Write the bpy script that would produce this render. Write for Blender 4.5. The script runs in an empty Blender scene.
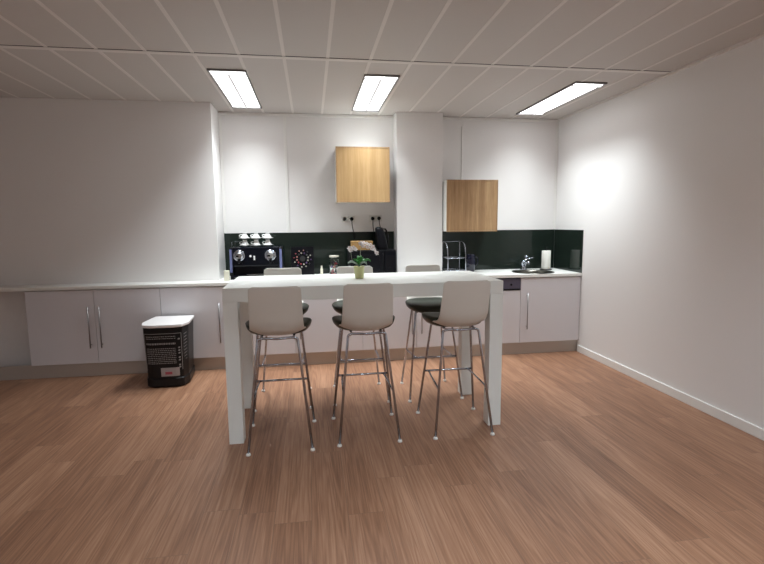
import bpy, bmesh, math, random
from mathutils import Vector, Matrix
random.seed(4)
PI = math.pi
C = bpy.context.scene.collection
scene = bpy.context.scene

# ------------------------------------------------------------------ materials
MATS = {}
def mat(name, col, rough=.5, metal=0., spec=.5, emit=None, estr=0., trans=0., coat=0., ior=1.45, bump=None):
    m = bpy.data.materials.new(name); m.use_nodes = True
    nt = m.node_tree; b = nt.nodes['Principled BSDF']
    b.inputs['Base Color'].default_value = (*col, 1)
    b.inputs['Roughness'].default_value = rough
    b.inputs['Metallic'].default_value = metal
    b.inputs['Specular IOR Level'].default_value = spec
    b.inputs['IOR'].default_value = ior
    b.inputs['Transmission Weight'].default_value = trans
    b.inputs['Coat Weight'].default_value = coat
    if emit:
        b.inputs['Emission Color'].default_value = (*emit, 1)
        b.inputs['Emission Strength'].default_value = estr
    # gentle procedural variation of the surface
    tc = nt.nodes.new('ShaderNodeTexCoord'); nz = nt.nodes.new('ShaderNodeTexNoise')
    sc_, st = bump if bump else (60, .02)
    nz.inputs['Scale'].default_value = sc_
    nt.links.new(tc.outputs['Object'], nz.inputs['Vector'])
    bp = nt.nodes.new('ShaderNodeBump'); bp.inputs['Strength'].default_value = st; bp.inputs['Distance'].default_value = .002
    nt.links.new(nz.outputs['Fac'], bp.inputs['Height']); nt.links.new(bp.outputs['Normal'], b.inputs['Normal'])
    MATS[name] = m
    return m

def wood(name, c_dark, c_mid, c_light, axis='Z', stretch=.06, scale=26, rough=.45, strip=None):
    m = bpy.data.materials.new(name); m.use_nodes = True
    nt = m.node_tree; L = nt.links; b = nt.nodes['Principled BSDF']
    b.inputs['Roughness'].default_value = rough
    tc = nt.nodes.new('ShaderNodeTexCoord'); mp = nt.nodes.new('ShaderNodeMapping')
    s = [1, 1, 1]; s['XYZ'.index(axis)] = stretch
    mp.inputs['Scale'].default_value = s
    L.new(tc.outputs['Object'], mp.inputs['Vector'])
    nz = nt.nodes.new('ShaderNodeTexNoise'); nz.inputs['Scale'].default_value = scale
    nz.inputs['Detail'].default_value = 6; nz.inputs['Roughness'].default_value = .65; nz.inputs['Distortion'].default_value = .4
    L.new(mp.outputs['Vector'], nz.inputs['Vector'])
    fine = nt.nodes.new('ShaderNodeTexNoise'); fine.inputs['Scale'].default_value = scale*7; fine.inputs['Detail'].default_value = 3
    L.new(mp.outputs['Vector'], fine.inputs['Vector'])
    # veneer leaves: broad vertical bands
    sep = nt.nodes.new('ShaderNodeSeparateXYZ'); L.new(tc.outputs['Object'], sep.inputs[0])
    mul = nt.nodes.new('ShaderNodeMath'); mul.operation = 'MULTIPLY'; mul.inputs[1].default_value = 14
    L.new(sep.outputs['X'], mul.inputs[0])
    fl = nt.nodes.new('ShaderNodeMath'); fl.operation = 'FLOOR'; L.new(mul.outputs[0], fl.inputs[0])
    wn = nt.nodes.new('ShaderNodeTexWhiteNoise'); wn.noise_dimensions = '1D'; L.new(fl.outputs[0], wn.inputs['W'])
    a = nt.nodes.new('ShaderNodeMath'); a.operation = 'MULTIPLY_ADD'; a.inputs[1].default_value = .3
    L.new(fine.outputs['Fac'], a.inputs[0]); L.new(nz.outputs['Fac'], a.inputs[2])
    a2 = nt.nodes.new('ShaderNodeMath'); a2.operation = 'MULTIPLY_ADD'; a2.inputs[1].default_value = .2
    L.new(wn.outputs['Value'], a2.inputs[0]); L.new(a.outputs[0], a2.inputs[2])
    cr = nt.nodes.new('ShaderNodeValToRGB'); e = cr.color_ramp.elements
    e[0].position = .5; e[0].color = (*c_dark, 1); e[1].position = .95; e[1].color = (*c_light, 1)
    x = cr.color_ramp.elements.new(.72); x.color = (*c_mid, 1)
    L.new(a2.outputs[0], cr.inputs['Fac']); L.new(cr.outputs['Color'], b.inputs['Base Color'])
    MATS[name] = m
    return m

def floor_material():
    m = bpy.data.materials.new('oak_plank_floor'); m.use_nodes = True
    nt = m.node_tree; L = nt.links; b = nt.nodes['Principled BSDF']; N = nt.nodes.new
    tc = N('ShaderNodeTexCoord'); sep = N('ShaderNodeSeparateXYZ'); L.new(tc.outputs['Object'], sep.inputs[0])
    def math_(op, a, bv=None, cv=None):
        n = N('ShaderNodeMath'); n.operation = op
        for i, v in enumerate((a, bv, cv)):
            if v is None: continue
            if isinstance(v, (int, float)): n.inputs[i].default_value = v
            else: L.new(v, n.inputs[i])
        return n.outputs[0]
    W, LEN = .182, 1.22
    u = math_('DIVIDE', math_('ADD', sep.outputs['X'], .035), W)
    row = math_('FLOOR', u); fu = math_('SUBTRACT', u, row)
    wr = N('ShaderNodeTexWhiteNoise'); wr.noise_dimensions = '1D'; L.new(row, wr.inputs['W'])
    v = math_('ADD', math_('DIVIDE', sep.outputs['Y'], LEN), wr.outputs['Value'])
    cell = math_('FLOOR', v); fv = math_('SUBTRACT', v, cell)
    comb = N('ShaderNodeCombineXYZ'); L.new(row, comb.inputs[0]); L.new(cell, comb.inputs[1])
    wc = N('ShaderNodeTexWhiteNoise'); wc.noise_dimensions = '2D'; L.new(comb.outputs[0], wc.inputs['Vector'])
    # grain coordinates, each plank with its own offset
    off = math_('MULTIPLY', wc.outputs['Value'], 37.)
    gx = math_('ADD', sep.outputs['X'], off); gy = math_('MULTIPLY_ADD', sep.outputs['Y'], .035, off)
    g = N('ShaderNodeCombineXYZ'); L.new(gx, g.inputs[0]); L.new(gy, g.inputs[1])
    n1 = N('ShaderNodeTexNoise'); n1.inputs['Scale'].default_value = 11; n1.inputs['Detail'].default_value = 2.; n1.inputs['Distortion'].default_value = .3
    L.new(g.outputs[0], n1.inputs['Vector'])
    rings = math_('SINE', math_('MULTIPLY', n1.outputs['Fac'], 75.))
    n2 = N('ShaderNodeTexNoise'); n2.inputs['Scale'].default_value = 120; n2.inputs['Detail'].default_value = 3
    L.new(g.outputs[0], n2.inputs['Vector'])
    val = math_('MULTIPLY_ADD', rings, .085, .5)
    val = math_('ADD', val, math_('MULTIPLY', math_('SUBTRACT', n2.outputs['Fac'], .5), .6))
    val = math_('ADD', val, math_('MULTIPLY', math_('SUBTRACT', n1.outputs['Fac'], .5), .5))
    val = math_('ADD', val, math_('MULTIPLY', math_('SUBTRACT', wc.outputs['Value'], .5), .22))
    cr = N('ShaderNodeValToRGB'); e = cr.color_ramp.elements
    e[0].position = .1; e[0].color = (.140, .062, .036, 1); e[1].position = .95; e[1].color = (.48, .275, .172, 1)
    x = e.new(.5); x.color = (.298, .150, .087, 1)
    L.new(val, cr.inputs['Fac'])
    # joints
    du = math_('MULTIPLY', math_('MINIMUM', fu, math_('SUBTRACT', 1., fu)), W)
    dv = math_('MULTIPLY', math_('MINIMUM', fv, math_('SUBTRACT', 1., fv)), LEN)
    d = math_('MINIMUM', du, dv)
    j = math_('GREATER_THAN', d, .001)
    mix = N('ShaderNodeMix'); mix.data_type = 'RGBA'
    L.new(j, mix.inputs['Factor']); mix.inputs[6].default_value = (.19, .11, .072, 1); L.new(cr.outputs['Color'], mix.inputs[7])
    L.new(mix.outputs[2], b.inputs['Base Color'])
    b.inputs['Roughness'].default_value = .42
    b.inputs['Specular IOR Level'].default_value = .35
    bp = N('ShaderNodeBump'); bp.inputs['Strength'].default_value = .12; bp.inputs['Distance'].default_value = .001
    L.new(n2.outputs['Fac'], bp.inputs['Height']); L.new(bp.outputs['Normal'], b.inputs['Normal'])
    return m

WALL = mat('wall_paint', (.82, .80, .79), .6, spec=.3, bump=(120, .04))
TRIM = mat('wall_trim', (.84, .825, .80), .45)
SEAM = mat('panel_joint', (.60, .59, .57), .5)
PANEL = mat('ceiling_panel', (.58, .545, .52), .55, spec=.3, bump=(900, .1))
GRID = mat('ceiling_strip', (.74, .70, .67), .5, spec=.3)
TABLE = mat('white_laminate', (.82, .83, .80), .38, bump=(200, .02))
CAB = mat('cabinet_white', (.68, .66, .685), .22, bump=(8, .01))
TOP = mat('worktop_white', (.86, .86, .83), .3)
CARC = mat('cabinet_carcass', (.80, .79, .75), .45)
PLINTH = mat('brushed_plinth', (.50, .46, .42), .42, metal=.45, bump=(200, .05))
GAP = mat('shadow_gap', (.05, .05, .055), .7)
GLASS = mat('dark_green_glass', (.013, .020, .016), .04, spec=.38, bump=(3, .0))
SHELL = mat('stool_shell', (.68, .65, .60), .42, bump=(400, .05))
PAD = mat('dark_green_leather', (.018, .026, .018), .36, bump=(150, .12))
CHROME = mat('chrome', (.48, .51, .58), .2, metal=1.)
STEEL = mat('brushed_steel', (.55, .55, .55), .28, metal=1.)
GLIDE = mat('white_glide', (.85, .82, .78), .5)
BLACK = mat('black_plastic', (.007, .007, .009), .3, spec=.15)
BLACKM = mat('black_matt', (.008, .008, .009), .6, spec=.1)
NAVY = mat('blue_black_gloss', (.004, .005, .009), .2, spec=.22)
BLUE = mat('blue_grey_panel', (.22, .25, .48), .35, metal=.4)
CERAM = mat('white_porcelain', (.85, .85, .84), .15, coat=.3)
POT = mat('pale_lime_pot', (.58, .57, .28), .5)
LEAF = mat('orchid_leaf', (.03, .20, .03), .35)
LEAFP = mat('orchid_leaf_pale', (.30, .38, .32), .35)
STEM = mat('orchid_stem', (.28, .30, .22), .5)
PETAL = mat('orchid_petal', (.94, .91, .91), .5)
PETALC = mat('orchid_lip', (.75, .50, .45), .5)
SOIL = mat('bark_soil', (.05, .035, .02), .9, bump=(80, .6))
CARD = mat('brown_card', (.34, .20, .075), .6)
CLEAR = mat('clear_glass', (.95, .97, .95), .02, trans=1., ior=1.45)
RED = mat('capsule_red', (.40, .05, .07), .3, metal=.5)
PURP = mat('capsule_purple', (.14, .07, .22), .3, metal=.5)
PINK = mat('capsule_rose', (.55, .25, .22), .3, metal=.5)
SILV = mat('capsule_silver', (.62, .58, .50), .3, metal=.5)
SINKM = mat('sink_steel', (.12, .115, .10), .3, metal=1.)
HANDLE = mat('handle_steel', (.36, .35, .36), .35, metal=1.)
DARKC = mat('capsule_dark', (.05, .05, .05), .3, metal=.5)
DISH = mat('dishwasher_fascia', (.085, .075, .115), .35)
CREAM = mat('cream_card', (.66, .63, .52), .6)
PAPER = mat('paper_towel', (.86, .85, .79), .85, bump=(90, .5))
JUG = mat('dark_blue_glass', (.008, .010, .03), .1, coat=.5)
BIN = mat('bin_black', (.008, .008, .009), .35, spec=.3)
BINW = mat('bin_print_grey', (.30, .29, .29), .5)
BINL = mat('bin_lid_white', (.84, .81, .81), .35)
STICK = mat('bin_sticker', (.36, .33, .33), .5)
STICKR = mat('bin_sticker_red', (.35, .07, .10), .5)
SOCK = mat('socket_white', (.72, .71, .68), .4)
FRAME = mat('luminaire_frame', (.20, .19, .19), .4, metal=.6)
DIFF = mat('lit_diffuser', (.9, .9, .9), .5, emit=(1, .985, .99), estr=2.4)
DIFFB = mat('lit_centre_rib', (.6, .6, .6), .5, emit=(1, .97, .99), estr=.32)
OAK = wood('oak_veneer', (.37, .225, .095), (.435, .275, .125), (.50, .33, .165))
OAKE = wood('oak_veneer_warm', (.33, .19, .095), (.44, .275, .14), (.56, .38, .21))
FLOOR = floor_material()

# ------------------------------------------------------------------ helpers
def link(o, parent=None):
    C.objects.link(o)
    if parent: o.parent = parent
    return o
def tag(o, label=None, cat=None, group=None, kind=None):
    if label: o['label'] = label
    if cat: o['category'] = cat
    if group: o['group'] = group
    if kind: o['kind'] = kind
    return o
def thing(name, label, cat, loc=(0, 0, 0), rz=0., group=None):
    o = bpy.data.objects.new(name, None); C.objects.link(o)
    o.location = loc; o.rotation_euler = (0, 0, rz); o.empty_display_size = .1
    return tag(o, label, cat, group)
class MB:
    """collects shapes into one mesh"""
    def __init__(s): s.bm = bmesh.new(); s.mats = []
    def _mi(s, faces, m):
        if m is None: return
        if m not in s.mats: s.mats.append(m)
        i = s.mats.index(m)
        for f in faces: f.material_index = i
    def box(s, x0, x1, y0, y1, z0, z1, bev=0., m=None, seg=2, mtx=None):
        t = bmesh.new(); bmesh.ops.create_cube(t, size=1.)
        bmesh.ops.scale(t, vec=(x1-x0, y1-y0, z1-z0), verts=t.verts)
        bmesh.ops.translate(t, vec=((x0+x1)/2, (y0+y1)/2, (z0+z1)/2), verts=t.verts)
        if bev: bmesh.ops.bevel(t, geom=t.edges[:], offset=bev, segments=seg, profile=.6, affect='EDGES')
        if mtx: bmesh.ops.transform(t, matrix=mtx, verts=t.verts)
        s.merge(t, m); return s
    def merge(s, t, m=None):
        me = bpy.data.meshes.new('t'); t.to_mesh(me); t.free()
        n = len(s.bm.faces); s.bm.from_mesh(me); bpy.data.meshes.remove(me)
        s.bm.faces.ensure_lookup_table(); s._mi(s.bm.faces[n:], m)
    def lathe(s, prof, seg=32, c=(0, 0, 0), m=None, mtx=None, smooth=True):
        t = bmesh.new(); rings = []
        for r, z in prof:
            if r < 1e-5: rings.append([t.verts.new((0, 0, z))])
            else: rings.append([t.verts.new((r*math.cos(2*PI*k/seg), r*math.sin(2*PI*k/seg), z)) for k in range(seg)])
        for a, b in zip(rings, rings[1:]):
            for k in range(seg):
                k2 = (k+1) % seg
                if len(a) == 1 and len(b) == 1: continue
                if len(a) == 1: t.faces.new((a[0], b[k], b[k2]))
                elif len(b) == 1: t.faces.new((a[k], a[k2], b[0]))
                else: t.faces.new((a[k], a[k2], b[k2], b[k]))
        bmesh.ops.recalc_face_normals(t, faces=t.faces)
        if mtx: bmesh.ops.transform(t, matrix=mtx, verts=t.verts)
        bmesh.ops.translate(t, vec=c, verts=t.verts)
        for f in t.faces: f.smooth = smooth
        s.merge(t, m); return s
    def cyl(s, r, z0, z1, c=(0, 0, 0), m=None, seg=28, bev=.002, mtx=None):
        b = min(bev, r*.4, abs(z1-z0)*.4)
        return s.lathe([(0, z0), (r-b, z0), (r, z0+b), (r, z1-b), (r-b, z1), (0, z1)], seg, c, m, mtx, False)
    def tube(s, pts, r, fillet=0., seg=12, m=None, closed=False):
        P = [Vector(p) for p in pts]
        if fillet:
            Q = [P[0]]
            for i in range(1, len(P)-1):
                a, b, c = P[i-1], P[i], P[i+1]
                d1 = min(fillet, (a-b).length*.48); d2 = min(fillet, (c-b).length*.48)
                p, q = b+(a-b).normalized()*d1, b+(c-b).normalized()*d2
                for k in range(7):
                    w = k/6; Q.append(p*(1-w)**2+b*2*w*(1-w)+q*w*w)
            Q.append(P[-1]); P = Q
        t = bmesh.new(); rings = []; n = len(P)
        tan = [(P[min(i+1, n-1)]-P[max(i-1, 0)]).normalized() for i in range(n)]
        up = Vector((0, 0, 1)) if abs(tan[0].z) < .9 else Vector((1, 0, 0))
        nx = tan[0].cross(up).normalized()
        for i in range(n):
            nx = (nx-tan[i]*nx.dot(tan[i])).normalized(); ny = tan[i].cross(nx)
            rr = r[i] if isinstance(r, (list, tuple)) and len(r) == n else (r if not isinstance(r, (list, tuple)) else r[0]+(r[-1]-r[0])*i/(n-1))
            rings.append([t.verts.new(P[i]+nx*rr*math.cos(2*PI*k/seg)+ny*rr*math.sin(2*PI*k/seg)) for k in range(seg)])
        for a, b in zip(rings, rings[1:]):
            for k in range(seg): t.faces.new((a[k], a[(k+1) % seg], b[(k+1) % seg], b[k])).smooth = True
        t.faces.new(rings[0][::-1]); t.faces.new(rings[-1])
        bmesh.ops.recalc_face_normals(t, faces=t.faces)
        s.merge(t, m); return s
    def prism(s, poly, z0, z1, m=None, bev=0., mtx=None):
        t = bmesh.new(); lo = [t.verts.new((x, y, z0)) for x, y in poly]; hi = [t.verts.new((x, y, z1)) for x, y in poly]
        t.faces.new(lo[::-1]); t.faces.new(hi); n = len(poly)
        for k in range(n): t.faces.new((lo[k], lo[(k+1) % n], hi[(k+1) % n], hi[k]))
        bmesh.ops.recalc_face_normals(t, faces=t.faces)
        if bev: bmesh.ops.bevel(t, geom=t.edges[:], offset=bev, segments=2, profile=.6, affect='EDGES')
        if mtx: bmesh.ops.transform(t, matrix=mtx, verts=t.verts)
        s.merge(t, m); return s
    def build(s, name, m, parent=None, smooth=None, loc=None):
        me = bpy.data.meshes.new(name); s.bm.to_mesh(me); s.bm.free()
        if s.mats:
            for k in s.mats: me.materials.append(k)
        else: me.materials.append(m)
        if smooth:
            for p in me.polygons: p.use_smooth = True
        o = bpy.data.objects.new(name, me); link(o, parent)
        if loc: o.location = loc
        return o
def Bx(*a, **k): return MB().box(*a, **k)
nst = {'trim': 0}
def struct(name, mb, m): return tag(mb.build(name, m), kind='structure')
def trim(mb, m):
    nst['trim'] += 1
    return struct('trim_%d' % nst['trim'], mb, m)
def copy_tree(o, parent=None):
    c = o.copy(); C.objects.link(c)
    if parent: c.parent = parent
    for ch in list(o.children): copy_tree(ch, c)
    return c

# ------------------------------------------------------------------ room
ZC, YB, XR, XL, YF = 2.65, 5.506, 2.94, -3.6, -2.6
XA, YA = -.945, 5.10             # wall block left of the kitchen recess
X0, X1, YP = .948, 1.47, 5.30    # the pillar
ZW, YW = .8885, 4.877            # worktop height, its front edge
ZS = 1.359                       # splashback top
struct('floor', Bx(XL-.1, XR+.1, YF-.1, YB+.1, -.1, 0), FLOOR)
struct('wall_back', Bx(XA-.05, XR+.1, YB, YB+.1, 0, ZC), WALL)
struct('wall_right', Bx(XR, XR+.1, YF-.1, YB, 0, ZC), WALL)
struct('wall_left', Bx(XL-.1, XL, YF-.1, YB, 0, ZC), WALL)
struct('wall_front', Bx(XL, XR, YF-.1, YF, 0, ZC), WALL)
struct('wall_alcove', Bx(XL, XA, YA, YB+.1, 0, ZC, bev=.004), WALL)
struct('wall_pillar', Bx(X0, X1, YP, YB, 0, ZC, bev=.003), WALL)
ce = MB()
ce.box(XL-.1, XR+.1, YF-.1, YB+.1, ZC, ZC+.1, m=PANEL)
for k in range(-10, 12):
    x = -.4715+.3128*k
    if XL+.05 < x < XR-.05: ce.box(x-.012, x+.012, YF, YB, ZC-.002, ZC, m=GRID)
for y in (3.705, 1.86, .02, -1.8):
    ce.box(XL, XR, y-.028, y+.022, ZC-.004, ZC, m=GRID)
    ce.box(XL, XR, y-.034, y-.028, ZC-.002, ZC, m=GAP)
tag(ce.build('ceiling', None), kind='structure')
# perimeter angles and wall panel joints
trim(Bx(XA, X0, YB-.025, YB, ZC-.03, ZC-.0045), TRIM)
trim(Bx(X1, XR, YB-.025, YB, ZC-.03, ZC-.0045), TRIM)
trim(Bx(XR-.03, XR, YF, YB-.03, ZC-.016, ZC), GRID)
trim(Bx(-.268, -.234, YB-.012, YB, ZS, ZC-.018, bev=.003), TRIM)
trim(Bx(1.742, 1.748, YB-.002, YB, ZS, ZC-.10), SEAM)
trim(Bx(1.748, 1.766, YB-.006, YB, ZS, ZC-.10, bev=.002), TRIM)
trim(Bx(XA, XA+.028, YB-.010, YB, ZS, ZC-.018, bev=.003), TRIM)
trim(Bx(XR-.028, XR, YB-.010, YB, ZS, ZC-.018, bev=.003), TRIM)
struct('baseboard_right', Bx(XR-.014, XR, YF, 4.90, 0, .075, bev=.004), TRIM)
struct('baseboard_left', Bx(XL, XL+.014, YF, 4.86, 0, .075, bev=.004), TRIM)

# ------------------------------------------------------------------ ceiling lights
def luminaire(x, y0, y1, label, power, col=(.90, .975, 1.), w=.27, spread=100):
    t = thing('ceiling_light', label, 'ceiling light', (x, (y0+y1)/2, ZC), group='fluorescent ceiling lights')
    h = (y1-y0)/2; w2 = w/2
    f = MB()
    f.box(-w2-.012, -w2, -h, h, -.014, 0, m=FRAME); f.box(w2, w2+.012, -h, h, -.014, 0, m=FRAME)
    f.box(-w2-.012, w2+.012, -h-.016, -h, -.014, 0, m=FRAME); f.box(-w2-.012, w2+.012, h, h+.012, -.014, 0, m=FRAME)
    f.build('frame', None, t)
    Bx(-w2, w2, -h, h, -.006, -.001).build('diffuser', DIFF, t)
    Bx(-.011, .011, -h+.06, h-.06, -.020, -.014).build('centre_rib', DIFFB, t)
    Bx(-w2, w2, -h+.05, -h+.075, -.020, -.014).build('end_rib', DIFFB, t); Bx(-w2, w2, h-.075, h-.05, -.020, -.014).build('end_rib', DIFFB, t)
    ld = bpy.data.lights.new('lamp', 'AREA'); ld.shape = 'RECTANGLE'; ld.size = w-.02; ld.size_y = 2*h-.02
    ld.energy = power; ld.color = col; ld.spread = math.radians(spread)
    lo = bpy.data.objects.new('lamp', ld); link(lo, t); lo.location = (0, 0, -.012)
    return t
luminaire(-.612, 4.035, 5.245, 'bright ceiling light at the left, above the coffee machine side', 23)
luminaire(.606, 4.035, 5.25, 'bright ceiling light in the middle, above the wall cabinet beside the pillar', 23)
luminaire(2.435, 4.03, 5.235, 'bright ceiling light at the right, nearest the right wall', 19.5)
for x in (-2.45, .606, 2.12):
    luminaire(x, -.1, 1.1, 'unseen ceiling light added as fill behind the viewer', 33, spread=135, col=(.80, .92, 1.))  # unseen lights, added for cool fill on surfaces facing the viewer

# ------------------------------------------------------------------ splashbacks
g = 'dark glass splashbacks'
tag(Bx(XA+.001, X0-.001, YB-.012, YB-.001, ZW, ZS, bev=.001).build('splashback', GLASS), 'dark green glass splashback behind the coffee machine, left of the pillar', 'splashback', g)
tag(Bx(X1+.001, XR-.013, YB-.012, YB-.001, ZW, ZS, bev=.001).build('splashback', GLASS), 'dark glass splashback behind the sink, right of the pillar', 'splashback', g)
tag(Bx(XR-.012, XR-.001, YW+.005, YB-.012, ZW, ZS, bev=.001).build('splashback', GLASS), 'short dark glass splashback panel on the right side wall', 'splashback', g)

# ------------------------------------------------------------------ worktop, base units
SX, SY, SR = 2.48, 5.115, .222     # sink bowl
def worktop():
    t = bmesh.new()
    # top plate with round hole for the sink, right part made from a ring of quads
    mb = MB()
    zb = ZW-.03
    mb.box(XL, XA, YW, YA, zb, ZW, bev=.003); mb.box(XA, X0, YW, YB-.0005, zb, ZW, bev=.0)
    mb.box(X0, X1, YW, YP, zb, ZW); mb.box(X1, SX-.26, YW, YB-.0005, zb, ZW); mb.box(SX+.26, XR-.002, YW, YB-.0005, zb, ZW)
    x0, x1, y0, y1 = SX-.26, SX+.26, YW, YB-.0005
    AN = sorted([2*PI*k/48+.01 for k in range(48)]+[math.atan2(b_-SY, a_-SX) % (2*PI) for a_ in (x0, x1) for b_ in (y0, y1)]); n = len(AN); T = []; B = []
    for z, R in ((ZW, T), (zb, B)):
        inner, outer = [], []
        for k in range(n):
            a = AN[k]; dx, dy = math.cos(a), math.sin(a)
            inner.append(t.verts.new((SX+SR*dx, SY+SR*dy, z)))
            tx = (x1-SX)/dx if dx > 1e-9 else ((x0-SX)/dx if dx < -1e-9 else 9)
            ty = (y1-SY)/dy if dy > 1e-9 else ((y0-SY)/dy if dy < -1e-9 else 9)
            q = min(tx, ty); outer.append(t.verts.new((SX+q*dx, SY+q*dy, z)))
        R += [inner, outer]
    for k in range(n):
        j = (k+1) % n
        t.faces.new((T[0][k], T[1][k], T[1][j], T[0][j])); t.faces.new((B[0][j], B[1][j], B[1][k], B[0][k]))
        t.faces.new((T[0][j], B[0][j], B[0][k], T[0][k])); t.faces.new((T[1][k], B[1][k], B[1][j], T[1][j]))
    bmesh.ops.recalc_face_normals(t, faces=t.faces)
    mb.merge(t)
    return mb
tag(worktop().build('worktop', TOP), 'long white kitchen worktop running along the back wall', 'worktop')
tag(Bx(XL, XR-.004, 4.918, 4.93, 0, .132, bev=.001).build('plinth', PLINTH), 'brushed metal plinth along the floor under the white base cabinets', 'plinth')

def bar_handle(x, z0, z1, parent, y=-.0):
    h = MB(); h.tube([(x, y-.034, z0), (x, y-.034, z1)], .006)
    for z in (z0+.03, z1-.03): h.tube([(x, y-.034, z), (x, y+.001, z)], .004)
    h.build('handle', HANDLE, parent)
YD = 4.887
def base_unit(x0, x1, label, handle=None, depth=None):
    t = thing('base_cabinet', label, 'cabinet', ((x0+x1)/2, YD, .132), group='white base cabinets')
    w = (x1-x0)/2; dep = depth or .56; zt = ZW-.03-.132
    b = MB(); b.box(-w+.001, w-.001, .022, dep, .001, .018); b.box(-w+.001, -w+.019, .022, dep, .018, zt-.003); b.box(w-.019, w-.001, .022, dep, .018, zt-.003)
    b.box(-w+.019, w-.019, dep-.012, dep, .018, zt-.003); b.box(-w+.019, w-.019, .022, .06, zt-.02, zt-.003, m=None)
    b.build('body', CARC, t)
    Bx(-w+.0018, w-.0018, 0, .02, .003, zt-.010, bev=.0015).build('door', CAB, t)
    door = t.children[-1]
    if handle is not None:
        bar_handle(handle-(x0+x1)/2, .29-.132, .69-.132, door)
    return t
dl = YA-YD-.01
base_unit(-2.67, -2.07, 'white base cabinet at the far left end, past the recycling bin', -2.12, dl)
base_unit(-2.07, -1.47, 'white base cabinet behind the left part of the black recycling bin', -2.02, dl)
base_unit(-1.47, -.872, 'white base cabinet between the black recycling bin and the bar table leg', -.918, dl)
base_unit(-.872, -.185, 'white base cabinet behind the stools at the left end of the bar table', -.82)
base_unit(-.185, .504, 'white base cabinet behind the middle of the bar table', -.135)
base_unit(.504, 1.08, 'white base cabinet with its handle at the right, left half of the pair', 1.029, YP-YD-.01)
base_unit(1.08, 1.635, 'white base cabinet with its handle at the left, right half of the pair', 1.131, YP-YD-.01)
base_unit(2.235, XR-.006, 'white base cabinet under the sink, next to the right wall', 2.305)
t = thing('dishwasher', 'white dishwasher with a dark control fascia left of the sink cabinet', 'dishwasher', (1.935, YD, .132))
Bx(-.297, .297, .022, .56, .001, .722).build('body', CARC, t)
Bx(-.2982, .2982, 0, .02, .003, .585, bev=.0015).build('door', CAB, t)
f = Bx(-.2982, .2982, 0, .02, .592, .716, bev=.002).build('control_panel', DISH, t)
MB().cyl(.012, 0, .004, mtx=Matrix.Translation((.05+.14, -.004+.004, .65)) @ Matrix.Rotation(PI/2, 4, 'X')).build('button', BLACK, f)
Bx(-.2982, .2982, -.003, .002, .588, .604, bev=.001).build('grip_strip', BLACK, f)
Bx(-.2982, .2982, .004, .02, .716, .7235).build('gap_shade', BLACKM, f)  # black strip stands in for the shade in the gap under the worktop

# sink
sk = thing('sink', 'round stainless sink set into the white worktop', 'sink', (SX, SY, ZW))
MB().lathe([(SR+.010, .0005), (SR+.009, .006), (SR-.004, .006), (SR-.012, -.004), (SR-.022, -.02), (SR-.035, -.10), (SR-.07, -.13), (.03, -.137), (.0, -.137)], 48).build('bowl', SINKM, sk)
MB().lathe([(0, -.132), (.028, -.132), (.034, -.136)], 24).build('drain', CHROME, sk)
# faucet
fc = thing('faucet', 'chrome mixer tap behind the round sink', 'faucet', (2.50, 5.405, ZW))
fc.scale = (1.25, 1.25, .84)
MB().lathe([(0, 0), (.030, 0), (.031, .006), (.024, .012), (.023, .085), (.026, .09), (.026, .115), (.018, .128), (0, .13)], 28).build('body', CHROME, fc)
MB().tube([(0, 0, .05), (-.012, -.06, .10), (-.028, -.13, .135), (-.030, -.165, .13), (-.030, -.17, .10)], [.014, .011], fillet=.03).build('spout', CHROME, fc)
l = MB(); l.tube([(0, 0, .125), (.03, .0, .150), (.085, -.03, .172)], [.009, .006], fillet=.02); l.build('lever', CHROME, fc)
s = MB(); s.tube([(.022, .01, .10), (.028, .01, .185)], .008); s.lathe([(0, .180), (.022, .183), (.024, .19), (.012, .198), (0, .2)], 20, c=(.028, .01, 0)); s.build('spray_head', CHROME, fc)
# paper towel
PX, PY = 2.745, 5.33
th = thing('paper_towel_holder', 'dark ring topped stand carrying the paper towel roll by the sink', 'holder', (PX, PY, ZW))
MB().cyl(.07, 0, .008).build('base', BLACKM, th)
r = MB(); r.tube([(0, 0, .008), (0, 0, .252)], .0055)
r.tube([(.014*math.cos(a), 0, .264+.014*math.sin(a)) for a in [2*PI*k/20 for k in range(21)]], .003, seg=8); r.build('rod', BLACKM, th)
pr = MB(); pr.lathe([(.018, 0), (.050, 0), (.052, .003), (.052, .214), (.050, .217), (.018, .217), (.018, 0)], 36)
po = pr.build('paper_towel_roll', PAPER); po.location = (PX, PY, ZW+.009)
tag(po, 'white paper towel roll standing right of the sink', 'paper towel')

# dish rack
dr = thing('dish_rack', 'chrome wire two tier dish rack against the pillar', 'dish rack', (1.50, 5.17, ZW))
def rackend(x):
    m_ = MB(); m_.tube([(x, 0, .002), (x, .0, .20), (x, .03, .31), (x, .12, .348), (x, .22, .348), (x, .23, .335), (x, .23, .002)], .0045, fillet=.06)
    m_.tube([(x, .0, .17), (x, .23, .17)], .004); m_.tube([(x, .0, .03), (x, .23, .03)], .004)
    return m_
rackend(0).build('end_frame', CHROME, dr); rackend(.205).build('end_frame', CHROME, dr)
for z in (.03, .17):
    sh = MB(); sh.tube([(0, 0, z), (.205, 0, z)], .004); sh.tube([(0, .23, z), (.205, .23, z)], .003)
    for k in range(1, 9): sh.tube([(.205*k/9, 0, z), (.205*k/9, .23, z)], .0014, seg=6)
    sh.build('shelf', CHROME, dr)
sh = MB(); sh.tube([(0, .215, .348), (.205, .215, .348)], .003); sh.build('top_bar', CHROME, dr)
jg = thing('jug', 'dark blue glass jug on the worktop beside the dish rack', 'jug', (1.815, 5.33, ZW))
MB().lathe([(0, 0), (.040, 0), (.048, .01), (.056, .10), (.050, .16), (.044, .185), (.048, .20), (.044, .20), (.040, .185), (.046, .16), (.050, .10), (.042, .02), (0, .016)], 32).build('body', JUG, jg)
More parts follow.
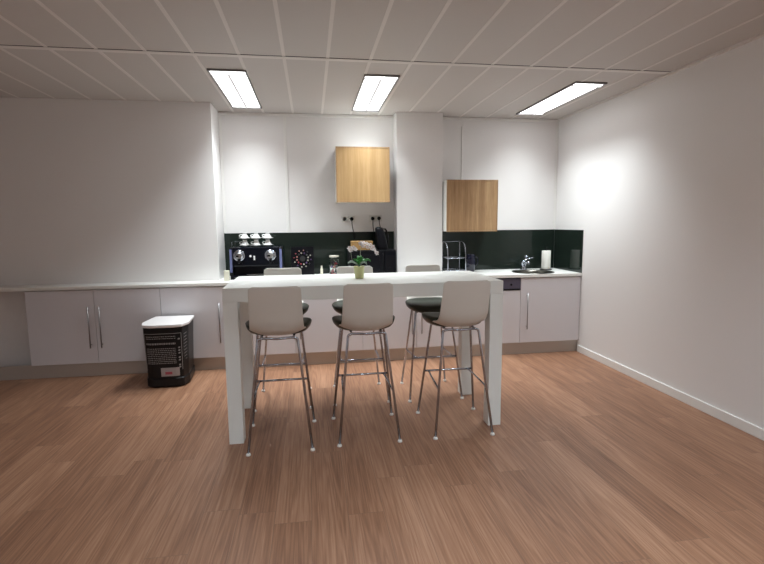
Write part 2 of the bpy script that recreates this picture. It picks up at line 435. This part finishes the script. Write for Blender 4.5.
MB().tube([(.05, 0, .17), (.085, 0, .165), (.09, 0, .10), (.054, 0, .06)], .006, fillet=.03).build('handle', JUG, jg)

# wall cabinets
def wall_cabinet(x0, x1, z0, z1, m, label):
    t = thing('wall_cabinet', label, 'cabinet', ((x0+x1)/2, YB-.001, z0), group='square oak fronted wall cabinets')
    w = (x1-x0)/2; h = z1-z0
    Bx(-w+.004, w-.004, -.335, 0, .004, h-.004, bev=.002).build('body', CARC, t)
    fr = MB(); fr.box(-w, w, -.356, -.336, h-.012, h); fr.box(-w, w, -.356, -.336, 0, .012); fr.box(-w, -w+.006, -.356, -.336, .012, h-.012); fr.box(w-.006, w, -.356, -.336, .012, h-.012)
    fr.build('edging', OAKE, t)
    Bx(-w+.0075, w-.0075, -.354, -.336, .0135, h-.0135, bev=.001).build('door', m, t)
    return t
wall_cabinet(.277, .847, 1.677, 2.253, OAK, 'light oak wall cabinet left of the pillar, above the power sockets')
wall_cabinet(1.478, 2.060, 1.352, 1.917, OAKE, 'oak wall cabinet right of the pillar, just above the dark glass')

# ------------------------------------------------------------------ bar table
T0, T1, TY0, TY1, TZ = -.576, 1.318, 3.164, 3.886, 1.05
tb = thing('bar_table', 'tall white rectangular bar table in the middle of the room', 'table', ((T0+T1)/2, (TY0+TY1)/2, 0))
hw, hd, lw, tt = (T1-T0)/2, (TY1-TY0)/2, .094, .092
Bx(-hw, hw, -hd, hd, TZ-tt, TZ, bev=.003).build('tabletop', TABLE, tb)
for sx in (-1, 1):
    for sy in (-1, 1):
        a, b = sorted((sx*hw, sx*(hw-lw))); c, d = sorted((sy*hd, sy*(hd-lw)))
        Bx(a+.0003, b-.0003, c+.0003, d-.0003, 0, TZ-tt, bev=.001).build('leg', TABLE, tb)

# ------------------------------------------------------------------ bar stools
def interp(P, v):
    n = len(P)-1; f = min(v*n, n-1e-6); i = int(f); t = f-i
    g = lambda k: Vector(P[max(0, min(n, k))])
    a, b, c, d = g(i-1), g(i), g(i+1), g(i+2)
    return .5*((2*b)+(c-a)*t+(2*a-5*b+4*c-d)*t*t+(3*b-a-3*c+d)*t**3)
# y, z, half width, side wrap
PROF = [(-.266, 1.079, .158, .008), (-.247, .985, .161, .012), (-.226, .905, .164, .016), (-.203, .835, .166, .022), (-.163, .775, .170, .034), (-.095, .742, .178, .044),
        (.0, .734, .184, .036), (.10, .738, .182, .030), (.165, .740, .17, .026), (.20, .732, .150, .016)]
def shell_mesh():
    nu, nv = 24, 44; t = bmesh.new(); G = []
    for j in range(nv+1):
        v = j/nv
        def at(vv):
            # four components by Catmull-Rom
            a = interp([(p[0], p[1], p[2]) for p in PROF], vv); b = interp([(p[3], 0, 0) for p in PROF], vv)
            return a.x, a.y, a.z, b.x
        y, z, w, wr = at(v); y2, z2, _, _ = at(min(1, v+.01)); y1, z1, _, _ = at(max(0, v-.01))
        tn = Vector((y2-y1, z2-z1)).normalized(); nn = Vector((-tn.y, tn.x))   # towards the sitter
        if nn.y < 0 and abs(nn.x) < .5: nn = -nn
        row = []
        # round the top and front corners by narrowing the rows near the ends
        dist = v*1.0; rr = 1.
        L = .035
        if v < L: rr = 1-.16*(1-math.sqrt(max(0, 1-(1-v/L)**2)))
        if v > 1-L*2: q = (v-(1-L*2))/(L*2); rr = 1-.35*(1-math.sqrt(max(0, 1-q*q)))
        for i in range(nu+1):
            u = -1+2*i/nu; k = abs(u)**2.6
            yy, zz = y+nn.x*wr*k, z+nn.y*wr*k
            row.append(t.verts.new((u*w*rr, yy, zz)))
        G.append(row)
    for a, b in zip(G, G[1:]):
        for i in range(nu): t.faces.new((a[i], a[i+1], b[i+1], b[i])).smooth = True
    me = bpy.data.meshes.new('seat_shell'); t.to_mesh(me); t.free(); me.materials.append(SHELL)
    o = bpy.data.objects.new('seat_shell', me)
    md = o.modifiers.new('s', 'SOLIDIFY'); md.thickness = .008; md.offset = 0
    md = o.modifiers.new('b', 'BEVEL'); md.width = .003; md.segments = 2; md.limit_method = 'ANGLE'; md.angle_limit = 1.
    return o
def cushion_mesh():
    # plan outline: superellipse, closed top and bottom
    t = bmesh.new(); n = 56; cy, hy, hx = .058, .182, .222
    def ring(s, z):
        R = []
        for k in range(n):
            a = 2*PI*k/n; ca, sa = math.cos(a), math.sin(a); e = 2/3.2
            x = hx*s*math.copysign(abs(ca)**e, ca); y = cy+hy*s*math.copysign(abs(sa)**e, sa)
            x *= 1-.13*max(0, -(y-cy)/hy)-.10*max(0, (y-cy)/hy)**2
            zz = z-.022*max(0, (y-cy)/hy)**3*s-.004*s+.012*(abs(x)/hx)**3 + .012*max(0, -(y-cy)/hy)**3
            R.append(t.verts.new((x, y, zz)))
        return R
    rows = []
    for s, z in ((.15, .798), (.4, .799), (.65, .801), (.82, .803), (.92, .802), (.975, .797), (1., .790), (.985, .776), (.955, .760), (.88, .744), (.74, .734), (.5, .731), (.2, .730)):
        rows.append(ring(s, z))
    for a, b in zip(rows, rows[1:]):
        for k in range(n): t.faces.new((a[k], a[(k+1) % n], b[(k+1) % n], b[k]))
    t.faces.new(rows[0]); t.faces.new(rows[-1][::-1])
    bmesh.ops.recalc_face_normals(t, faces=t.faces)
    for f in t.faces: f.smooth = True
    m = MB(); m.merge(t); return m
def make_stool():
    t = thing('bar_stool', '', 'bar stool', (0, 0, 0), group='white shell bar stools around the bar table')
    sh = link(shell_mesh(), t)
    cushion_mesh().build('seat_cushion', PAD, t)
    FX, RX, FY, RY, H = .221, .202, .228, -.228, .730
    fx, rx, fy, ry = .150, .128, .115, -.130
    tops = {}
    for nm, X, Y, x, y in (('f', FX, FY, fx, fy), ('r', RX, RY, rx, ry)):
        for s in (-1, 1):
            m_ = MB(); foot = Vector((s*X, Y, .010)); top = Vector((s*x, y, H-.03))
            inn = Vector((s*(x-.035), y+(.0), H))
            m_.tube([foot, top+(top-foot)*.02, Vector((s*(x-.008), y, H-.006)), inn], .0085, fillet=.03)
            lg = m_.build('leg', CHROME, t)
            MB().lathe([(0, 0), (.014, 0), (.016, .004), (.014, .010), (.009, .018), (0, .018)], 18, c=(s*X, Y, 0)).build('foot_glide', GLIDE, lg)
            tops[nm, s] = (foot, top)
        MB().tube([(-(x-.034), y, H), (0, y, H-.006), (x-.034, y, H)], .0085).build('frame_bar', CHROME, t)
    for s in (-1, 1): MB().tube([(s*.10, ry, H), (s*.11, fy, H)], .007).build('seat_support', CHROME, t)
    def on(nm, s, z):
        a, b = tops[nm, s]; w = (z-a.z)/(b.z-a.z); return a+(b-a)*w
    zf = .352
    p, q = on('f', -1, zf), on('f', 1, zf)
    MB().tube([p, q], .0075).build('footrest', CHROME, t)
    for s in (-1, 1):
        a = on('f', s, zf)-Vector((s*.035, 0, 0)); b = on('r', s, zf-.02)
        MB().tube([a, a.lerp(b, .3)+Vector((s*.004, 0, 0)), b], .0065, fillet=.03).build('side_bar', CHROME, t)
    return t
stool = make_stool()
spots = [(-.232, 3.214, .012, 'near side bar stool at the left end of the table, its back towards us'),
         (.350, 3.243, .0, 'near side bar stool in the middle of the table, its back towards us'),
         (.998, 3.242, .0, 'near side bar stool at the right end of the table, beside the table leg'),
         (-.252, 3.944, PI-.01, 'far side bar stool at the left end, behind the bar table facing us'),
         (.374, 3.962, PI+.0, 'far side bar stool in the middle, behind the table and the orchid'),
         (.984, 3.938, PI+.0, 'far side bar stool at the right end, in front of the pillar')]
for i, (x, y, rz, lab) in enumerate(spots):
    o = stool if i == 0 else copy_tree(stool)
    o.location = (x, y, 0); o.rotation_euler.z = rz; o['label'] = lab

# ------------------------------------------------------------------ orchid
OX, OY = .347, 3.54
oc = thing('potted_orchid', 'small white orchid in a pale lime pot on the bar table', 'potted plant', (OX, OY, TZ))
MB().lathe([(0, 0), (.030, 0), (.032, .003), (.040, .084), (.042, .086), (.042, .090), (.037, .090), (.036, .078), (0, .078)], 32).build('pot', POT, oc)
MB().lathe([(0, .083), (.02, .082), (.0365, .0785)], 24).build('soil', SOIL, oc)
def leaf(ang, length, width, rise, droop, m):
    t = bmesh.new(); rows = []
    n = 12
    for i in range(n+1):
        s = i/n; w = width*math.sin(PI*min(1, s*.9+.1))**.6*(1 if s < .95 else .5)
        x = length*s; z = rise*math.sin(s*PI*.6)-droop*s*s
        rows.append([t.verts.new(Vector((x, w*k, z+.012*abs(k)))) for k in (-1, -.5, 0, .5, 1)])
    for a, b in zip(rows, rows[1:]):
        for k in range(4): t.faces.new((a[k], a[k+1], b[k+1], b[k])).smooth = True
    e = bmesh.ops.extrude_face_region(t, geom=t.faces[:]); vs = [v for v in e['geom'] if isinstance(v, bmesh.types.BMVert)]
    bmesh.ops.translate(t, vec=(0, 0, .002), verts=vs); bmesh.ops.recalc_face_normals(t, faces=t.faces)
    m_ = MB(); bmesh.ops.transform(t, matrix=Matrix.Translation((0, 0, .080)) @ Matrix.Rotation(ang, 4, 'Z'), verts=t.verts)
    m_.merge(t); o = m_.build('leaf', m, oc); return o
leaf(-1.9, .055, .020, .060, .01, LEAF); leaf(-1.2, .050, .020, .068, .0, LEAF); leaf(-2.6, .05, .017, .055, .0, LEAF)
leaf(1.4, .055, .018, .08, .01, LEAF)
leaf(3.2, .085, .013, .05, .02, LEAFP); leaf(-.15, .085, .013, .065, .02, LEAF); leaf(-.7, .07, .012, .05, .03, LEAFP); leaf(.5, .07, .013, .06, .02, LEAF)
def world(px, pz): return (px-OX, 0, pz-TZ)
st1 = [(0, 0, .095), (.008, .0, .15), (.012, 0, .215), (.02, -.005, .250), (.055, -.01, .260), (.10, -.012, .215), (.125, -.015, .185)]
st2 = [(-.012, 0, .095), (-.052, .0, .13), (-.060, 0, .19), (-.058, -.005, .225), (-.045, -.01, .235)]
MB().tube(st1, .0022, fillet=.02, seg=8).build('stem', STEM, oc); MB().tube(st2, .002, fillet=.02, seg=8).build('stem', STEM, oc)
def flower(p, tilt, size=.0165):
    m_ = MB(); rnd = random.Random(int(p[0]*9999))
    p = (p[0], p[1], p[2]-.010); R = Matrix.Translation(p) @ Matrix.Rotation(tilt, 4, 'Y') @ Matrix.Rotation(PI/2-.65+rnd.uniform(-.3, .3), 4, 'X')
    for k in range(5):
        a = 2*PI*k/5+.3; t = bmesh.new(); bmesh.ops.create_uvsphere(t, u_segments=12, v_segments=8, radius=1.)
        bmesh.ops.scale(t, vec=(size*.62, size*(.55 if k % 2 else .42), size*.09), verts=t.verts)
        bmesh.ops.transform(t, matrix=R @ Matrix.Rotation(a, 4, 'Z') @ Matrix.Translation((size*.58, 0, .002)) @ Matrix.Rotation(-.25, 4, 'Y'), verts=t.verts)
        for f in t.faces: f.smooth = True
        m_.merge(t, PETAL)
    t = bmesh.new(); bmesh.ops.create_uvsphere(t, u_segments=10, v_segments=6, radius=size*.2)
    bmesh.ops.transform(t, matrix=R @ Matrix.Translation((0, 0, .005)), verts=t.verts); m_.merge(t, PETALC)
    m_.build('flower', None, oc)
for p, a in (((-.062, -.015, .218), -.3), ((-.042, -.018, .236), .1), ((-.070, -.012, .235), -.5), ((-.030, -.015, .225), .3),
             ((.012, -.018, .268), 0), ((.034, -.02, .272), .2), ((.028, -.03, .250), .2), ((.056, -.022, .266), .2), ((.060, -.035, .242), .5), ((.082, -.025, .255), .4),
             ((.100, -.03, .240), .6), ((.088, -.035, .228), .5), ((.112, -.02, .218), .8), ((.128, -.02, .196), 1.)):
    flower(p, a)

# ------------------------------------------------------------------ coffee machine (on worktop)
MX0, MX1, MY0, MY1 = -.835, -.305, 5.10, 5.44
cm = thing('coffee_machine', 'wide black two headed coffee machine on the left worktop', 'coffee machine', ((MX0+MX1)/2, MY0, ZW))
w = (MX1-MX0)/2; h = 1.222-ZW
b = MB(); b.box(-w+.03, w-.03, .06, MY1-MY0, .0, h, bev=.008); b.box(-w, w, 0, MY1-MY0, 0, .05, bev=.006); b.box(-w+.03, w-.03, .0, .2, h-.20, h-.002, bev=.012, m=None)
b.build('body', NAVY, cm)
for s in (-1, 1):
    a, c = sorted((s*w, s*(w-.030)))
    pn = Bx(a, c, -.004, .30, .05, h-.006, bev=.005).build('side_panel', BLACK, cm)
    a, c = sorted((s*(w-.002), s*(w-.026)))
    Bx(a, c, -.007, -.0035, .075, h-.022, bev=.001).build('light_strip', BLUE, pn)
for hx in (-w+.098, w-.118):
    hd_ = MB(); RX = Matrix.Rotation(PI/2, 4, 'X')
    hd_.lathe([(0, 0), (.058, 0), (.060, .006), (.056, .014), (.045, .017), (.043, .012), (.0, .012)], 32, c=(hx, -.001, h-.085), mtx=RX)
    ho = hd_.build('brew_head', CHROME, cm)
    MB().cyl(.030, .0, .03, c=(hx, -.012, h-.085), mtx=RX).build('knob_or_highlight', STEEL, ho)
    Bx(hx-.028, hx-.0, -.048, -.040, h-.098, h-.080, bev=.002).build('slot', BLACK, ho)
    sp = MB(); sp.tube([(hx, -.02, h-.12), (hx, -.03, h-.165)], [.016, .010]); sp.tube([(hx, -.025, h-.12), (hx+.035, -.045, h-.165)], .004); sp.build('spout', BLACK, ho)
MB().cyl(.011, 0, .006, c=(-.055, -.001, h-.092), mtx=Matrix.Rotation(PI/2, 4, 'X')).build('button', CERAM, cm)
Bx(-.025, -.008, -.008, .0, h-.135, h-.09, bev=.002).build('switch', CERAM, cm)
Bx(-.10, .16, -.004, .0, .050, .054).build('trim_line', STEEL, cm)
dt = Bx(-w+.04, w-.04, -.07, .05, 0, .028, bev=.004).build('drip_tray', BLACK, cm)
rl = MB(); rl.tube([(-w+.02, .06, h-.005), (-w+.02, .06, h+.048), (-w+.02, .28, h+.048), (-w+.02, .28, h-.005)], .002, fillet=.015)
rl.tube([(-w+.02, .28, h+.048), (-w+.16, .30, h+.048)], .0015); rl.build('cup_rail', CHROME, cm)
# cups, stacked upside down on their saucers
cup_prof = [(r_*1.12, z_) for r_, z_ in [(.020, 0.0), (.021, .004), (.018, .006), (.026, .030), (.036, .047), (.0395, .054), (.0375, .0545), (.034, .048), (.023, .030), (.012, .009), (0, .008)]]
sau_prof = [(0, .003), (.020, .003), (.030, .006), (.052, .014), (.060, .017), (.060, .0195), (.050, .0175), (.028, .010), (0, .0075)]
CW = 0.055
MC = (MX0+MX1)/2
stacks = [(-.690, 5.22, 'left'), (-.572, 5.20, 'middle'), (-.455, 5.21, 'right')]
first_c = first_s = None
ztop = 1.222+.0
for (x, y, nm) in stacks:
    for lvl, z in ((0, ztop), (1, ztop+.0745)):
        if first_s is None:
            so = MB().lathe(sau_prof, 36).build('saucer', CERAM); first_s = so
        else: so = first_s.copy(); C.objects.link(so)
        so.location = (x, y, z+.0005)
        lv = 'upper' if lvl else 'lower'
        tag(so, '%s white saucer in the %s stack on the coffee machine' % (lv, nm), 'saucer', 'saucers stacked on the coffee machine')
        if first_c is None:
            co = thing('coffee_cup', '', 'cup'); 
            MB().lathe([(r_, .0545-z_) for r_, z_ in cup_prof], 36).build('bowl', CERAM, co)
            MB().tube([(-.030, 0, .014), (-.052, 0, .012), (-.056, 0, .030), (-.026, 0, .036)], .0038, fillet=.012, seg=8).build('handle', CERAM, co)
            first_c = co
        else: co = copy_tree(first_c)
        co.location = (x, y, z+.0175); co.rotation_euler.z = {'left': .1, 'middle': -.1, 'right': .25}[nm]
        tag(co, '%s white upturned cup in the %s stack on the coffee machine' % (lv, nm), 'cup', 'cups stacked on the coffee machine')

# cream packet in front of machine
tag(Bx(-.882, -.832, 5.0, 5.045, ZW+.0005, ZW+.105, bev=.003).build('cream_carton', CREAM), 'small cream carton at the left end of the worktop beside the coffee machine', 'carton')

# capsule display
cd = thing('capsule_display', 'square black display with a ring of coloured coffee capsules against the splashback', 'display', (-.10, 5.36, ZW))
RB = Matrix.Rotation(-.08, 4, 'X')
def tilt(mb): bmesh.ops.transform(mb.bm, matrix=RB, verts=mb.bm.verts); return mb
tilt(Bx(-.125, .125, 0, .025, 0.002, .318, bev=.004)).build('panel', BLACK, cd)
tilt(MB().cyl(.030, 0, .010, mtx=Matrix.Translation((0, 0, .185)) @ Matrix.Rotation(PI/2, 4, 'X'))).build('centre_disc', DARKC, cd)
cols = [PINK, SILV, DARKC, SILV, PURP, RED, SILV, PINK, PURP, SILV, RED, DARKC]
for k in range(12):
    a = 2*PI*k/12+.2
    for rr, r0 in ((.062, .010), (.092, .008)):
        mm = cols[(k*5+int(rr*100)) % 12]
        tilt(MB().lathe([(0, .016), (r0*.6, .014), (r0, 0), (0, 0)], 14, mtx=Matrix.Translation((rr*math.cos(a+(rr > .08)*.2), 0, .185+rr*math.sin(a+(rr > .08)*.2))) @ Matrix.Rotation(PI/2, 4, 'X'))).build('capsule', mm, cd)

# glass jar with capsules
JX, JY = .239, 5.2
jr = thing('glass_jar', 'clear glass jar with a pale lid holding coffee capsules', 'jar', (JX, JY, ZW))
MB().lathe([(0, 0), (.050, 0), (.054, .004), (.054, .185), (.046, .198), (.046, .206), (.044, .206), (.044, .197), (.0515, .184), (.0515, .006), (0, .005)], 36).build('body', CLEAR, jr)
MB().lathe([(0, .207), (.052, .207), (.054, .210), (.054, .222), (.050, .226), (0, .226)], 36).build('lid', SILV, jr)
cap = MB().lathe([(0, 0), (.0185, 0), (.0185, .002), (.016, .003), (.012, .022), (.008, .027), (0, .028)], 16)
capo = cap.build('coffee_capsule', RED); used = False
meshes = {}
for nm_, mm in (('red', RED), ('purple', PURP), ('rose', PINK), ('dark', DARKC)):
    me = capo.data.copy(); me.materials.clear(); me.materials.append(mm); meshes[nm_] = me
rr_ = random.Random(2)
names_ = ['purple', 'dark', 'red', 'rose', 'red', 'rose', 'red', 'dark', 'rose', 'purple', 'rose', 'dark', 'purple', 'dark', 'red', 'purple']
for i, nm_ in enumerate(names_):
    o = capo if not used else capo.copy()
    if used: C.objects.link(o)
    used = True; o.data = meshes[nm_]
    lv, q = divmod(i, 4); a = q*PI/2+lv*.7
    o.location = (JX+.027*math.cos(a), JY+.027*math.sin(a), ZW+.008+lv*.040); o.rotation_euler = (rr_.uniform(-.4, .4), rr_.uniform(-.4, .4), a)
    tag(o, '%s coffee capsule lying inside the lidded glass jar' % nm_, 'capsule', '%s capsules in the glass jar' % nm_)
# slender bottle
bt = thing('bottle', 'slender pale bottle standing between capsule display and glass jar', 'bottle', (.103, 5.2, ZW))
MB().lathe([(0, 0), (.013, 0), (.014, .003), (.014, .075), (.009, .095), (.008, .105), (0, .105)], 20).build('body', CLEAR if False else CREAM, bt)
MB().cyl(.0095, .105, .118).build('cap', SILV, bt)

# microwave
WX0, WX1, WY0 = .402, .899, 5.08
ZM = 1.170
mw = thing('microwave', 'black microwave oven on the worktop in front of the pillar', 'microwave', ((WX0+WX1)/2, WY0, ZW))
w = (WX1-WX0)/2; h = ZM-ZW
b = MB(); b.box(-w, w, .02, .36, .012, h, bev=.005)
for sx in (-1, 1):
    for y in (.05, .32): b.cyl(.014, 0, .014, c=(sx*(w-.05), y, 0))
b.build('body', BLACKM, mw)
dr_ = Bx(-w+.002, w-.13, -.002, .02, .018, h-.006, bev=.004).build('door', BLACK, mw)
Bx(-w+.05, w-.18, -.005, .0, .055, h-.05, bev=.002).build('window', BLACK, dr_)
MB().tube([(w-.145, -.002, .05), (w-.145, -.032, .06), (w-.145, -.032, h-.05), (w-.145, -.002, h-.04)], .006, fillet=.012).build('handle', BLACKM, dr_)
cp = Bx(w-.126, w-.002, -.002, .02, .018, h-.006, bev=.004).build('control_panel', BLACK, mw)
Bx(w-.115, w-.015, -.004, .0, h-.055, h-.025, bev=.001).build('display', NAVY, cp)
MB().cyl(.020, 0, .016, c=(w-.064, -.002, .075), mtx=Matrix.Rotation(PI/2, 4, 'X')).build('dial', BLACKM, cp)
# box on microwave
cb = thing('cardboard_box', 'flat brown box on the left end of the microwave', 'box', (.538, 5.115, ZM+.0005))
Bx(-.113, .113, 0, .16, 0, .085, bev=.002).build('carton', CARD, cb)
Bx(-.115, .115, -.002, .162, .085, .094, bev=.002).build('lid', CARD, cb)
# black coffee grinder / appliance on microwave
gr = thing('water_kettle', 'slanted black kettle standing on the microwave by the pillar', 'kettle', (.752, 5.20, ZM+.0005))
k_ = MB(); T = bmesh.new(); rings = []
for z, cx, rx, ry in ((0, .015, .058, .06), (.01, .015, .062, .064), (.05, .010, .060, .062), (.12, .0, .054, .058), (.19, -.012, .048, .052), (.225, -.02, .044, .048), (.238, -.022, .036, .04)):
    R = []
    for k in range(32):
        a = 2*PI*k/32; e = 2/2.8
        R.append(T.verts.new((cx+rx*math.copysign(abs(math.cos(a))**e, math.cos(a)), ry*math.copysign(abs(math.sin(a))**e, math.sin(a)), z)))
    rings.append(R)
for a, b in zip(rings, rings[1:]):
    for k in range(32): T.faces.new((a[k], a[(k+1) % 32], b[(k+1) % 32], b[k])).smooth = True
T.faces.new(rings[0][::-1]); T.faces.new(rings[-1]); k_.merge(T); k_.build('body', BLACK, gr)
MB().tube([(.01, -.0, .228), (.055, 0, .222), (.074, 0, .16), (.082, 0, .07), (.07, 0, .035)], .009, fillet=.05).build('handle', BLACKM, gr)
Bx(-.045, .0, -.025, .025, .232, .245, bev=.004).build('lid', BLACK, gr)
MB().lathe([(0, 0), (.013, 0), (.014, .003), (.010, .008), (0, .009)], 16, c=(.028, -.030, .226)).build('knob_or_highlight', STEEL, gr)  # steel disc placed as the bright highlight near the kettle top

# ------------------------------------------------------------------ sockets and plugs
def socket(x, z, label):
    t = thing('wall_socket', label, 'socket', (x, YB-.0005, z), group='sockets above the splashback')
    RX = Matrix.Rotation(PI/2, 4, 'X')
    Bx(-.036, .036, -.008, 0, -.036, .036, bev=.003).build('plate', SOCK, t)
    MB().lathe([(.024, .0), (.024, .006), (.021, .006), (.020, .002), (0, .002)], 24, mtx=RX, c=(0, -.006, 0)).build('socket_ring', SOCK, t)
    MB().cyl(.003, 0, .004, c=(-.009, -.008, 0), mtx=RX).cyl(.003, 0, .004, c=(.009, -.008, 0), mtx=RX).build('socket_holes', BLACKM, t)
socket(.382, 1.505, 'empty white wall socket, leftmost of the four')
socket(.461, 1.505, 'wall socket with a black plug next to the empty one')
socket(.700, 1.508, 'wall socket with a black plug, left of the two near the pillar')
socket(.773, 1.510, 'wall socket with a black plug, nearest the pillar')
def plug(x, z, path, label):
    t = thing('power_plug', label, 'plug', (x, YB-.015, z), group='black plugs in the wall sockets')
    RX = Matrix.Rotation(PI/2, 4, 'X')
    MB().lathe([(0, 0), (.019, 0), (.021, .004), (.019, .028), (.012, .034), (0, .035)], 24, mtx=RX, c=(0, -.005, 0)).build('plug_body', BLACKM, t)
    MB().tube([(0, -.025, -.005), (0, -.030, -.03)]+path, .0042, fillet=.04, seg=8).build('cable', BLACKM, t)
plug(.461, 1.505, [(.004, -.015, -.08), (.022, -.010, -.17), (.04, -.012, -.40), (.05, -.035, -.59)], 'black plug in the second socket, its cable falling behind the brown box')
plug(.700, 1.508, [(.002, -.014, -.08), (.012, -.010, -.16), (.03, -.012, -.40), (.03, -.035, -.59)], 'black plug left of the pair, its cable running down behind the microwave')
plug(.773, 1.510, [(.0, -.03, -.06), (.012, -.05, -.11), (.03, -.03, -.25), (.03, -.035, -.59)], 'black plug nearest the pillar, its cable dropping behind the kettle')

# ------------------------------------------------------------------ recycling bin
bn = thing('recycling_bin', 'black bin with a white lid and printed front beside the base cabinets', 'bin', (-1.333, 4.62, 0))
def outline(g=0., s=1.):
    return [(-.175*s+g, .225-g), (-.20*s+g, -.08), (-.165*s+g*.6, -.19+g), (-.10*s, -.215+g), (.10*s, -.215+g), (.165*s-g*.6, -.19+g), (.20*s-g, -.08), (.175*s-g, .225-g)]
b = MB(); T = bmesh.new(); rows = []
for z, g in ((0, .035), (.02, .012), (.08, .012), (.09, .020), (.52, .004), (.553, .004)):
    rows.append([T.verts.new((x, y, z)) for x, y in outline(g)])
for a, c in zip(rows, rows[1:]):
    n = len(a)
    for k in range(n): T.faces.new((a[k], c[k], c[(k+1) % n], a[(k+1) % n]))
T.faces.new(rows[0]); T.faces.new(rows[-1][::-1]); bmesh.ops.recalc_face_normals(T, faces=T.faces)
bmesh.ops.bevel(T, geom=[e for e in T.edges if abs(e.verts[0].co.z-e.verts[1].co.z) > .03], offset=.012, segments=3, profile=.5, affect='EDGES')
b.merge(T); b.build('body', BIN, bn)
MB().prism(outline(-.004), .554, .580, bev=.006).build('lid', BINL, bn)
# printed marks on the front face (illegible small writing) and slashes on the chamfered side
def face_pt(p0, p1, s, z, off=.003):
    # body leans out slightly with height
    g = .020-.016*(z-.09)/.41
    a, c = Vector((*p0, 0)), Vector((*p1, 0)); d = (c-a).normalized(); n = Vector((d.y, -d.x, 0))
    return a.lerp(c, s)+n*(off-g)+Vector((0, 0, z)), d, n
def mark(mb, p0, p1, s0, s1, z0, z1, skew=0., m=None):
    t = bmesh.new(); vs = []
    for off in (-.004, .0012):
        for s, z in ((s0, z0), (s1, z0), (s1+skew, z1), (s0+skew, z1)):
            p, d, n = face_pt(p0, p1, s, z, off); vs.append(t.verts.new(p))
    for f in ((0, 1, 2, 3), (4, 5, 6, 7), (0, 1, 5, 4), (1, 2, 6, 5), (2, 3, 7, 6), (3, 0, 4, 7)): t.faces.new([vs[i] for i in f])
    bmesh.ops.recalc_face_normals(t, faces=t.faces); mb.merge(t, m)
O = outline(0)
F0, F1 = O[3], O[4]; K0, K1 = O[4], O[5]; S0, S1 = O[5], O[6]; G2, G3 = O[6], O[7]; G0, G1 = O[2], O[3]
fr = MB()
mark(fr, K0, K1, .86, .92, .16, .50); mark(fr, G0, G1, .115, .14, .16, .50)
for a_, c_, s0, s1 in ((G0, G1, .115, 1.), (F0, F1, 0, 1.), (K0, K1, 0, .92)): mark(fr, a_, c_, s0, s1, .497, .501)
fr.build('printed_frame', BINW, bn)
tx = MB(); rt = random.Random(5)
for z in [.47, .452, .40, .36, .343, .326, .309, .292, .275, .258, .241, .224]:
    for a_, c_, s0, s1 in ((G0, G1, .35, 1), (F0, F1, 0, 1), (K0, K1, 0, .2)):
        s = s0
        while s < s1-.03:
            l_ = rt.uniform(.02, .07); mark(tx, a_, c_, s, min(s+l_, s1), z, z+(.006 if z != .40 else .015)); s += l_+rt.uniform(.02, .035)
for z in (.44, .36, .335, .31, .27, .245, .20, .18): mark(tx, K0, K1, .45, .68, z, z+.013, .05)
tag(tx.build('printed_text', BINW, bn), kind='stuff')
sl = MB()
for k in range(9): mark(sl, S0, S1, .25, .40, .24+k*.03, .250+k*.03, .35)
sl.build('printed_slashes', BINW, bn)
sk_ = MB(); mark(sk_, F0, F1, .35, 1., .105, .185); mark(sk_, K0, K1, 0, .5, .105, .185); sko = sk_.build('sticker', STICK, bn)
rd = MB(); 
T_ = .0015
t = bmesh.new(); t.free()
for a_, c_, s0, s1 in ((F0, F1, .4, .95),):
    for off in (0,):
        p, d, n = face_pt(a_, c_, (s0+s1)/2, .135, .0022)
        rd.box(-.03, .03, -.0012, .0012, -.012, .012, mtx=Matrix.Translation(p))
rd.build('red_mark', STICKR, sko)

# ------------------------------------------------------------------ camera
yaw, pitch, roll, fpx = .1461, .1225, -.0096, 480.0866
r = Vector((math.cos(yaw), -math.sin(yaw), 0))
fw = Vector((math.sin(yaw)*math.cos(pitch), math.cos(yaw)*math.cos(pitch), -math.sin(pitch)))
up = Vector((math.sin(yaw)*math.sin(pitch), math.cos(yaw)*math.sin(pitch), math.cos(pitch)))
cx = r*math.cos(roll)+up*math.sin(roll); cyv = -r*math.sin(roll)+up*math.cos(roll)
cam = bpy.data.cameras.new('camera'); co = bpy.data.objects.new('camera', cam); C.objects.link(co)
co.matrix_world = Matrix(((cx.x, cyv.x, -fw.x, 0), (cx.y, cyv.y, -fw.y, 0), (cx.z, cyv.z, -fw.z, 1.4574), (0, 0, 0, 1)))
cam.sensor_fit = 'HORIZONTAL'; cam.sensor_width = 36; cam.lens = fpx/764*36; cam.clip_start = .05
cam.shift_x = -.5/764
scene.camera = co
# ------------------------------------------------------------------ world, view
wd = bpy.data.worlds.new('world'); scene.world = wd; wd.use_nodes = True
wd.node_tree.nodes['Background'].inputs[0].default_value = (.8, .85, 1, 1); wd.node_tree.nodes['Background'].inputs[1].default_value = .3
vs = scene.view_settings; vs.view_transform = 'Standard'; vs.look = 'None'; vs.gamma = 1; vs.use_curve_mapping = False
vs.exposure = 0.11
